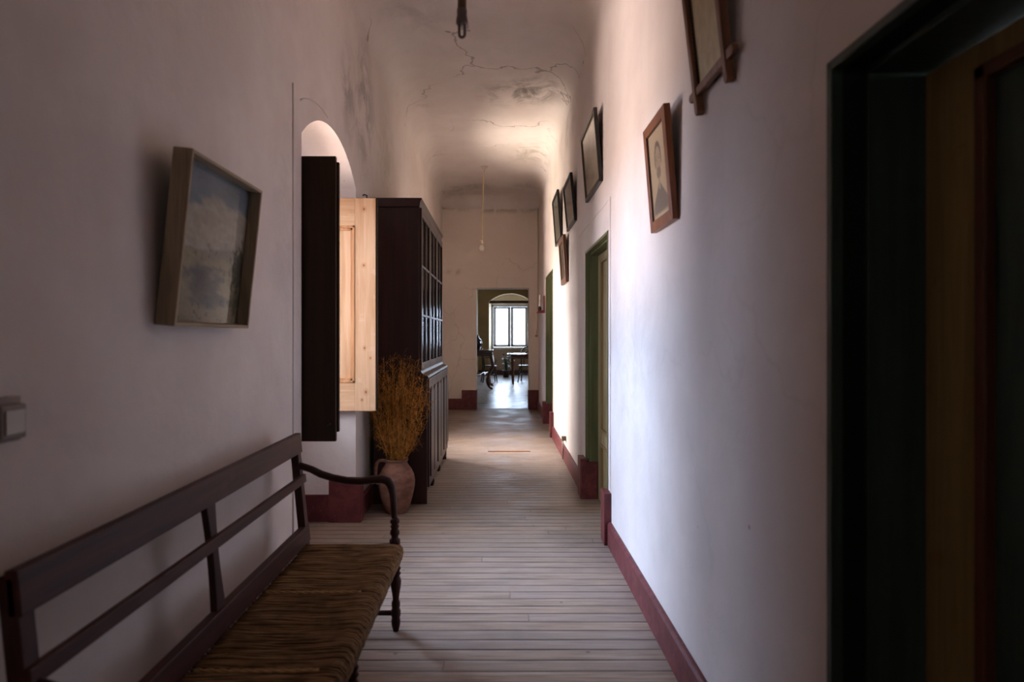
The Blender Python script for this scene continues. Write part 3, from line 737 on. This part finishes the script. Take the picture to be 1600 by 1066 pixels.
m = MB(); rnd = random.Random(4)
def ribbon(pts, w0, w1):
    n = len(pts); side = Vector((rnd.uniform(-1, 1), rnd.uniform(-1, 1), rnd.uniform(-.3, .3))).normalized()
    prev = None
    for i, p in enumerate(pts):
        w = (w0 + (w1 - w0) * i / (n - 1)) / 2
        a, b = m.bm.verts.new(p - side * w), m.bm.verts.new(p + side * w)
        if prev: m.bm.faces.new((prev[0], prev[1], b, a))
        prev = (a, b)
for i in range(200):
    an = rnd.uniform(0, 2 * PI); sp = rnd.uniform(0, 1) ** .6; rr = rnd.uniform(0, .06)
    H_ = rnd.uniform(.5, 1.0) ** .8 * (1 - .2 * sp)
    p = Vector((JX + rr * math.cos(an), JY + rr * math.sin(an), rnd.uniform(.06, .15)))
    dirv = Vector((math.cos(an), math.sin(an) * .65, 0)); R_ = .25 * sp
    pts = []
    r2 = rnd.uniform(-.02, .02)
    for k in range(9):
        u = k / 8; zz = .12 + (H_ + .25) * u
        out = 0 if zz < .43 else ((zz - .43) / max(.05, H_ - .07)) ** .55
        q = Vector((JX, JY, zz)) + dirv * (min(rr, .06) * (1 - out * .3) + R_ * min(out, 1.1)) + Vector((r2 * math.sin(u * 5), r2 * math.cos(u * 4), 0))
        q.x = max(q.x, XL + .045); q.y = min(q.y, 5.25) if q.x < -.60 else q.y
        pts.append(q)
    ribbon(pts, .0032, .0018)
    for k in range(30):
        u = rnd.uniform(.30, 1.0); f_ = u * 8; a = int(min(f_, 7)); q = pts[a].lerp(pts[a + 1], f_ - a)
        if q.z < .47: continue
        d = (pts[a + 1] - pts[a]).normalized(); s = Vector((rnd.uniform(-1, 1), rnd.uniform(-1, 1), rnd.uniform(-.2, .6)))
        L = rnd.uniform(.02, .07)
        e = q + (d * .35 + s * .9).normalized() * L; e2 = e + Vector((s.x * .5, s.y * .5, rnd.uniform(-.8, .5))).normalized() * L * .5
        for v in (e, e2):
            v.x = max(v.x, XL + .02)
            if v.x < -.60: v.y = min(v.y, 5.275)
        ribbon([q, (q + e) / 2 + Vector((0, 0, .006)), e, e2], .0026, .0026)
o = m.build('dried_grass_bunch', M['straw']); tag(o, 'bushy bunch of golden dried grass standing in the clay jug', 'dried grass')

# ------------------------------------------------------------------ bench
def bench():
    t = thing('wooden_bench', (-.75, 2.15, 0), 'long dark wooden bench with woven rush seat and slatted back against left wall', 'bench')
    YA, YZ = 1.28, 3.03; mid = 2.115
    def bx(z):     # back leans towards the wall
        return -.958 - .055 * max(0, z - .42) / .55
    # back posts down to the floor
    for y, nm in ((YA, 'back_post'), (YZ, 'back_post')):
        m = MB(); pts = [(bx(z) + (.0 if z > .42 else .02 * (z - .42)), y, z) for z in (0, .2, .42, .6, .8, .955)]
        prev = None
        for i, (x, y_, z) in enumerate(pts):
            hx, hy = .019, .024
            ring = [m.bm.verts.new((x + a * hx, y_ + b * hy, z)) for a, b in ((-1, -1), (1, -1), (1, 1), (-1, 1))]
            if prev:
                for k in range(4): m.bm.faces.new((prev[k], prev[(k + 1) % 4], ring[(k + 1) % 4], ring[k]))
            else: m.bm.faces.new(ring[::-1])
            prev = ring
        m.bm.faces.new(prev)
        child(m, nm, M['bench_v'], t, .004)
    def rail(z0, z1, th, name, off=0):
        m = MB(); a, b = bx(z0) + off, bx(z1) + off
        m.prism([(a - th / 2, z0), (a + th / 2, z0), (b + th / 2, z1), (b - th / 2, z1)], 'y', YA - .024, YZ + .026)
        return child(m, name, M['bench'], t, .004)
    rail(.872, .968, .028, 'top_rail', .012); rail(.725, .765, .020, 'middle_rail', .022); rail(.435, .515, .034, 'seat_back_rail', .006)
    m = MB(); prev = None
    for i in range(9):                                             # waisted centre splat
        u = i / 8; z = .51 + .37 * u; hw = .034 - .012 * math.sin(u * PI) ; x = bx(z)
        ring = [m.bm.verts.new((x + a * .012, mid + b * hw, z)) for a, b in ((-1, -1), (1, -1), (1, 1), (-1, 1))]
        if prev:
            for k in range(4): m.bm.faces.new((prev[k], prev[(k + 1) % 4], ring[(k + 1) % 4], ring[k]))
        else: m.bm.faces.new(ring[::-1])
        prev = ring
    m.bm.faces.new(prev); child(m, 'centre_splat', M['bench_v'], t, .003)
    FX = -.508
    legp = [(.013, 0), (.016, .012), (.021, .03), (.023, .05), (.019, .068), (.024, .078), (.024, .10), (.018, .112), (.021, .125), (.021, .14), (.015, .155),
            (.018, .18), (.024, .215), (.027, .245), (.022, .262), (.017, .27), (.025, .283), (.018, .295), (.025, .308), (.018, .32), (.022, .335), (.024, .36), (.024, .41)]
    for y in (YZ - .01, mid, YA + .01):
        child(MB().lathe(legp, (FX, y, 0), 20), 'front_leg', M['bench_v'], t)
        child(MB().tube([(FX, y, .088), (bx(.1) + .01, y, .088)], .0125, 10), 'stretcher', M['bench_x'], t)
    child(MB().box(bx(0) - .015, bx(0) + .015, mid - .02, mid + .02, 0, .44), 'rear_leg', M['bench_v'], t, .003)
    for y, dz in ((YZ - .005, 0), (YA + .0, -.085)):
        # arm: drops from the back post, runs level, then turns down into a turned support
        z0 = .815 + dz
        pts = [(bx(.8) + .005, y, z0), (-.925, y, z0 - .022), (-.88, y, z0 - .045), (-.82, y, z0 - .064), (-.75, y, z0 - .077), (-.68, y, z0 - .080), (-.62, y, z0 - .073),
               (-.575, y, z0 - .070), (-.548, y, z0 - .080), (-.532, y, z0 - .105), (-.524, y, z0 - .14), (-.521, y, z0 - .18), (-.519, y, z0 - .225), (-.516, y, z0 - .26)]
        rs = [.017, .017, .018, .018, .018, .019, .020, .021, .021, .020, .018, .017, .016, .015]
        child(MB().tube(pts, rs, 14, up=(0, 1, 0)), 'arm', M['bench_x'], t)
        b0 = z0 - .26
        sp = [(.014, 0), (.023, -.012), (.024, -.022), (.016, -.032), (.022, -.043), (.016, -.053), (.023, -.066), (.024, -.078), (.017, -.090), (.018, -.10), (.027, -.108), (.027, .418 - b0)]
        child(MB().lathe(sp[::-1], (-.514, y, b0), 20), 'arm_support', M['bench_v'], t)
    # rush seat in three woven panels
    rn = random.Random(9); L = (YZ - YA) / 3
    for s in range(3):
        a = YA + .022 + s * (YZ - YA - .03) / 3; b = a + (YZ - YA - .03) / 3 - .006
        m = MB(); n = 50; dy = (b - a) / n
        for i in range(n):
            yb = a + dy * (i + .5); ph = rn.uniform(0, 9); jit = rn.uniform(-.0025, .0025)
            join = rn.uniform(-.74, -.68); path = []
            for x, z in ((-.945, .424), (-.90, .426), (-.85, .427), (-.79, .428), (-.73, .428), (-.68, .428), (-.62, .428), (-.56, .430), (-.52, .432), (-.492, .428), (-.477, .412), (-.474, .388), (-.480, .362), (-.50, .348), (-.55, .345), (-.62, .35)):
                k = .0045 * math.sin(x * 16 + ph) + .004 * noise.noise(Vector((x * 7, yb * 9, s)))
                zz = z + jit + .004 * noise.noise(Vector((x * 11, yb * 30, 3.3))) - .010 * math.exp(-((x + .72) / .16) ** 2) * (1 - abs((yb - (a + b) / 2) / (b - a)) * 1.6)
                path.append((x, yb + k, zz))
            m.tube(path, [rn.uniform(.0046, .0060)] * len(path), 6)
        m.box(-.94, -.50, a, b, .372, .412)
        child(m, 'rush_panel', M['rush'], t)
        if s < 2:
            m = MB(); y = b + .003
            for q in (0, PI):
                m.tube([(-.93 + .38 * u / 40, y + .0035 * math.cos(u * .8 + q) - .006 * math.sin(u / 40 * PI), .431 + .003 * math.sin(u * .8 + q)) for u in range(41)], .0034, 6)
            child(m, 'rush_seam', M['rush_lt'], t)
    child(MB().box(-.50, -.53, YA + .03, YZ - .03, .365, .405), 'front_rail', M['bench'], t)
    child(MB().box(bx(.4) + .0, -.50, YA - .012, YA + .018, .36, .41), 'side_rail', M['bench_x'], t, .003)
    child(MB().box(bx(.4), -.50, YZ - .028, YZ + .002, .36, .41), 'side_rail', M['bench_x'], t, .003)
bench()

# ------------------------------------------------------------------ pendants, switches, cables
def pendant_near():
    x, y = -.129, 2.13
    t = thing('pendant_bulb', (x, y, 4.2), 'dark old bulb holder with looped tube bulb hanging close to the camera', 'pendant light')
    child(MB().lathe([(.045, 0), (.045, -.012), (.03, -.03), (.008, -.036)], (x, y, cove_z(x, y) + .008), 20), 'ceiling_rose', M['bake'], t)
    child(MB().tube([(x, y, 4.18), (x + .003, y, 3.4), (x, y, 2.70)], .004, 8), 'cord', M['cord'], t)
    child(MB().lathe([(.005, .20), (.012, .195), (.0155, .17), (.0155, .06), (.0165, .05), (.018, .045)], (x, y, 2.53), 24), 'holder', M['bake'], t)
    child(MB().lathe([(.0175, .052), (.0185, .040), (.0165, .036), (.0195, .02), (.021, .004), (.019, .0), (.006, .0)], (x, y, 2.53), 24), 'socket_skirt', M['aged'], t)
    pts = [(x - .0095, y, 2.533)] + [(x - .0095, y, 2.515), (x - .0095, y, 2.50)] + [(x - .0095 * math.cos(a), y, 2.496 - .0115 * math.sin(a)) for a in (.35, .8, PI / 2, PI - .8, PI - .35)] + [(x + .0095, y, 2.50), (x + .0095, y, 2.515), (x + .0095, y, 2.533)]
    child(MB().tube(pts, .0052, 12, up=(0, 1, 0)), 'loop_tube', M['bulb_f'], t)
pendant_near()
def pendant_far():
    x, y = -.24, 10.0; xb = -.285
    t = thing('pendant_bulb', (x, y, 4.2), 'long yellowed cord with small clear bulb hanging before the far wall', 'pendant light')
    zc = cove_z(x, y) + .006
    child(MB().lathe([(.06, 0), (.06, -.012), (.045, -.02), (.014, -.06), (.006, -.065)], (x, y, zc), 20), 'ceiling_rose', M['ivory'], t)
    child(MB().tube([(x, y, zc - .05), (x - .015, y, 4.0), (x - .03, y, 3.5), (xb, y, 2.99)], .007, 8), 'cord', M['cord'], t)
    child(MB().lathe([(.006, .06), (.02, .05), (.024, .02), (.026, 0)], (xb, y, 2.95), 18), 'holder', M['ivory'], t)
    child(MB().lathe([(.016, .0), (.018, -.02), (.034, -.05), (.042, -.08), (.036, -.108), (.018, -.122), (.002, -.126)], (xb, y, 2.953), 22), 'bulb', M['bulb'], t)
    m = MB(); m.tube([(xb - .008, y, 2.95), (xb - .018, y, 2.885), (xb, y, 2.875), (xb + .018, y, 2.885), (xb + .008, y, 2.95)], .003, 6); child(m, 'filament_stem', M['ivory'], t)
pendant_far()

t = thing('light_switch', (XL, 1.37, 1.23), 'square plastic light switch at the left edge on the white wall', 'switch')
child(MB().box(XL, XL + .012, 1.312, 1.425, 1.210, 1.312), 'plate', M['aged'], t, .003)
child(MB().box(XL + .012, XL + .050, 1.320, 1.392, 1.222, 1.298), 'block', M['aged'], t, .004)
child(MB().box(XL + .050, XL + .054, 1.330, 1.384, 1.234, 1.286), 'rocker', M['ivory'], t, .0015)

t = thing('corner_cable', (.755, YF, 1.5), 'yellowed cable running down the far right corner above a small switch', 'cable')
child(MB().tube([(.762, YF - .008, 4.0), (.765, YF - .008, 3.0), (.76, YF - .008, 2.2), (.762, YF - .008, 1.75), (.755, YF - .009, 1.6), (.735, YF - .01, 1.5)], .006, 8), 'wire', M['cord'], t)
t = thing('wall_switch', (.73, YF, 1.44), 'small round ivory switch on the far wall below the cable', 'switch')
m = MB(); m.lathe([(.032, 0), (.032, .012), (.026, .022), (.012, .026), (.010, .036)], (0, 0, 0), 20); m.bm.transform(Matrix.Translation((.73, YF, 1.46)) @ Matrix.Rotation(PI / 2, 4, 'X'))
child(m, 'body', M['ivory'], t)
child(MB().box(.726, .734, YF - .044, YF - .03, 1.452, 1.475), 'lever', M['bake'], t, .001)

t = thing('floor_socket', (.745, 7.13, .2), 'small brown socket with pale cable on top of the right baseboard', 'socket')
child(MB().box(.725, XR, 7.105, 7.165, .235, .285), 'box', M['bake'], t, .004)
child(MB().tube([(.74, 7.135, .24), (.738, 7.135, .17), (.736, 7.133, .02)], .008, 8), 'cable', M['ivory'], t)

# red wall bracket and the lamp on it
t = thing('wall_bracket', (XR, 10.48, 1.84), 'small red painted wall bracket shelf beside the far right doorway', 'shelf')
child(MB().box(XR - .022, XR, 10.40, 10.56, 1.84, 2.13), 'back_plate', M['lamp_red'], t, .004)
child(MB().box(XR - .135, XR - .022, 10.40, 10.56, 1.84, 1.858), 'shelf_board', M['lamp_red'], t, .003)
child(MB().prism([(XR - .022, 1.885), (XR - .11, 1.885), (XR - .12, 1.858), (XR - .022, 1.858)], 'y', 10.405, 10.415), 'side_rim', M['lamp_red'], t)
t = thing('oil_lamp', (XR - .085, 10.48, 1.858), 'tiny dark lamp with tall white chimney standing on the red bracket', 'lamp')
child(MB().lathe([(.028, 0), (.030, .006), (.018, .02), (.03, .045), (.032, .065), (.02, .085), (.012, .095)], (XR - .085, 10.48, 1.858), 20), 'base', M['steel'], t)
child(MB().lathe([(.012, .092), (.018, .11), (.020, .14), (.013, .19), (.012, .29)], (XR - .085, 10.48, 1.858), 18), 'chimney', M['candle'], t)

o = MB().box(-.14, .39, 7.68, 7.715, 0, .007).build('wooden_strip', M['stick'], bevel=.002)
tag(o, 'thin orange-brown wooden strip lying across the floor in mid corridor', 'wood strip')

# ------------------------------------------------------------------ furniture in the far room
def leg_cabriole(m, x, y, z1, sx):
    pts, rs = [], []
    for i in range(15):
        u = i / 14; z = z1 * (1 - u)
        off = .07 * math.sin(u * PI * 1.0) * (1 if u < .5 else 1) - .14 * math.sin(max(0, (u - .35)) / .65 * PI) + (.05 if u > .93 else 0)
        pts.append((x + sx * off, y, z)); rs.append(.058 - .024 * math.sin(u * PI * .5) + (.018 if .68 < u < .9 else 0))
    m.tube(pts, rs, 10, up=(0, 1, 0))
t = thing('console_table', (-.46, 17.3, 0), 'dark console table with curved cabriole legs left inside the far doorway', 'table')
child(MB().box(-.765, -.165, 16.5, 18.0, 1.035, 1.06), 'table_top', M['tbl'], t, .006)
child(MB().box(-.74, -.20, 16.56, 17.94, .90, 1.035), 'apron', M['tbl'], t, .004)
for x in (-.23, -.70):
    for y in (16.62, 17.88):
        m = MB(); leg_cabriole(m, x, y, .95, 1 if x > -.4 else .3); child(m, 'leg', M['tbl'], t)
m = MB(); m.tube([(-.70, 16.63, .40), (-.55, 16.9, .36), (-.42, 17.25, .42), (-.55, 17.6, .36), (-.70, 17.87, .40)], .022, 8); m.tube([(-.28, 16.63, .40), (-.40, 16.9, .37), (-.42, 17.25, .42), (-.40, 17.6, .37), (-.28, 17.87, .40)], .022, 8)
child(m, 'stretcher', M['tbl'], t)
t = thing('dark_vase', (-.60, 16.85, 1.06), 'dark blue glazed round vase on the console table in far room', 'vase')
child(MB().lathe([(.06, 0), (.065, .01), (.10, .09), (.125, .18), (.115, .26), (.07, .32), (.04, .35), (.045, .40), (.05, .41)], (-.60, 16.85, 1.06), 28), 'body', M['blue'], t)
t = thing('side_table', (.75, 18.7, 0), 'dark polished table with turned legs right inside the far doorway', 'table')
child(MB().box(.25, 1.75, 18.2, 19.2, .885, .91), 'table_top', M['tbl'], t, .006)
child(MB().box(.36, 1.66, 18.28, 19.12, .77, .885), 'apron', M['tbl'], t, .004)
for x in (.415, 1.6):
    for y in (18.33, 19.06):
        lp = [(.022, 0), (.032, .03), (.026, .07), (.038, .12), (.030, .16), (.044, .34), (.052, .50), (.040, .56), (.055, .60), (.040, .64), (.055, .68), (.055, .78)]
        child(MB().lathe(lp, (x, y, 0), 16), 'leg', M['tbl'], t)
def bentwood(cx, cy, rz, sz, label, arms=False):
    t = thing('bentwood_chair', (cx, cy, 0), label, 'chair')
    R = Matrix.Translation((cx, cy, 0)) @ Matrix.Rotation(rz, 4, 'Z')
    def add(m, n, mat): m.bm.transform(R); child(m, n, mat, t)
    add(MB().lathe([(.19, 0), (.205, .008), (.205, .028), (.19, .034)], (0, 0, sz - .034), 30), 'seat', M['cane'])
    add(MB().tube([(.205 * math.cos(a * PI / 14), .205 * math.sin(a * PI / 14), sz - .02) for a in range(28)], .018, 8, closed=True), 'seat_ring', M['chairw'])
    for a in (-1, 1):
        add(MB().tube([(a * .15, -.14, sz - .02), (a * .17, -.17, sz * .5), (a * .20, -.21, 0)], [.024, .021, .018], 8), 'leg', M['chairw'])
    # rear legs sweep up into the back hoop
    hoop = [(-.19, .24, 0), (-.165, .20, sz * .5), (-.175, .19, sz)]
    for k in range(13):
        a = PI - PI * k / 12; hoop.append((.185 * math.cos(a), .21 + .05 * math.sin(a), sz + .33 + .24 * math.sin(a)))
    hoop += [(.175, .19, sz), (.165, .20, sz * .5), (.19, .24, 0)]
    add(MB().tube(hoop, .021, 8), 'back_hoop', M['chairw'])
    inner = [(-.09, .19, sz)] + [(.10 * math.cos(PI - PI * k / 10), .21 + .04 * math.sin(PI * k / 10), sz + .25 + .18 * math.sin(PI * k / 10)) for k in range(11)] + [(.09, .19, sz)]
    add(MB().tube(inner, .015, 8), 'inner_hoop', M['chairw'])
    add(MB().tube([(.155 * math.cos(a * PI / 10), .155 * math.sin(a * PI / 10), sz * .45) for a in range(20)], .010, 6, closed=True), 'leg_ring', M['chairw'])
    if arms:
        for a in (-1, 1):
            add(MB().tube([(a * .18, .20, sz + .26), (a * .25, .05, sz + .25), (a * .26, -.10, sz + .24), (a * .23, -.17, sz + .17), (a * .19, -.10, sz)], .015, 8), 'arm', M['chairw'])
bentwood(-.30, 19.2, math.radians(100), .53, 'dark bentwood chair behind the console table in the far room', True)
bentwood(.83, 19.38, math.radians(-14), .53, 'dark bentwood chair with hooped back behind the turned-leg table')
t = thing('potted_plant', (.24, 21.6, 0), 'leafy green potted plant under the far room window', 'plant')
child(MB().lathe([(.10, 0), (.13, .2), (.15, .24), (.14, .24), (.13, .22)], (.24, 21.6, 0), 20), 'pot', M['mahog'], t)
m = MB(); r3 = random.Random(3)
for i in range(70):
    a = r3.uniform(0, 2 * PI); rad = r3.uniform(.03, .2); z = r3.uniform(.3, .85); c = Vector((.24 + rad * math.cos(a), 21.6 + rad * math.sin(a), z))
    d = Vector((math.cos(a), math.sin(a), r3.uniform(-.6, .5))).normalized() * r3.uniform(.07, .12); s = d.cross(Vector((0, 0, 1))).normalized() * .028
    v = [m.bm.verts.new(q) for q in (c, c + d * .5 + s, c + d, c + d * .5 - s)]; m.bm.faces.new(v)
    m.tube([(.24, 21.6, .2), ((.24 + c.x) / 2, (21.6 + c.y) / 2, z * .7), c], .003, 4)
child(m, 'foliage', M['leaf'], t)

for o in COL.objects:
    k = o.name.split('.')[0]
    if 'category' in o:
        if k == 'framed_picture': o['group'] = 'framed pictures hung high on the right wall'
        if k == 'pendant_bulb': o['group'] = 'bulbs hanging from the corridor ceiling'
        if k == 'bentwood_chair': o['group'] = 'bentwood chairs in the far room'
# ------------------------------------------------------------------ light
W = bpy.data.worlds.new('sky'); S.world = W; W.use_nodes = True
bg = W.node_tree.nodes['Background']; bg.inputs[0].default_value = (.86, .93, 1.0, 1); bg.inputs[1].default_value = 3.5
def area(name, loc, rot, sx, sy, power, col, spread=PI):
    L = bpy.data.lights.new(name, 'AREA'); L.shape = 'RECTANGLE'; L.size = sx; L.size_y = sy; L.energy = power; L.color = col; L.spread = spread
    o = bpy.data.objects.new(name, L); COL.objects.link(o); o.location = loc; o.rotation_euler = rot; return o
# daylight entering each opening: cool sky light from above, warm light bounced off the yard from below
def aim(name, loc, tgt, sx, sy, power, col, spread=PI):
    d = (Vector(tgt) - Vector(loc)).normalized()
    return area(name, loc, d.to_track_quat('-Z', 'Y').to_euler(), sx, sy, power, col, spread)
aim('sky_window_1', (-3.9, 5.1, 3.0), (.775, 3.0, .9), 3.2, 1.6, 1100, (.56, .72, 1.0))
aim('sky_window_1_south', (-3.4, 2.9, 2.3), (-1.3, 4.8, .9), 1.2, 1.2, 55, (.84, .90, 1.0))
aim('yard_window_1', (-5.4, 5.2, -.5), (.775, 3.1, 2.5), 3.4, 1.8, 1250, (1.0, .81, .72))
aim('sky_window_2', (-3.7, 8.9, 2.8), (.775, 7.9, 1.0), 1.8, 1.6, 950, (1.0, .95, .90))
aim('yard_window_2', (-3.2, 8.1, .1), (.6, 9.0, 4.0), 2.0, 1.2, 640, (1.0, .85, .68))
area('rear_fill', (-.2, YB + .05, 1.9), (math.radians(90), 0, 0), 1.0, 1.4, 3.2, (1.0, .92, .86))  # added fill lamp at the near end, no window behind it
area('daylight_window_3', (.43, RY1 + .75, 1.8), (math.radians(-90), 0, 0), 1.3, 1.5, 120, (.62, .78, 1.0))
area('fill_window_light', (RX1 + .5, 17.5, 1.8), (0, math.radians(90), 0), 1.6, 1.9, 130, (.86, .92, 1.0))  # fill lamp outside the added right-hand window

# ------------------------------------------------------------------ camera
cam = bpy.data.cameras.new('camera'); co = bpy.data.objects.new('camera', cam); COL.objects.link(co)
co.location = (0, 0, 1.45); co.rotation_euler = (PI / 2, 0, 0)
cam.sensor_width = 36; cam.lens = 21.6; cam.shift_x = .0125; cam.shift_y = -.005; cam.clip_start = .05; cam.clip_end = 200
cam.dof.use_dof = True; cam.dof.focus_distance = 5.6; cam.dof.aperture_fstop = 2.2
S.camera = co
S.view_settings.view_transform = 'Standard'; S.view_settings.look = 'None'; S.view_settings.exposure = .32; S.view_settings.gamma = 1
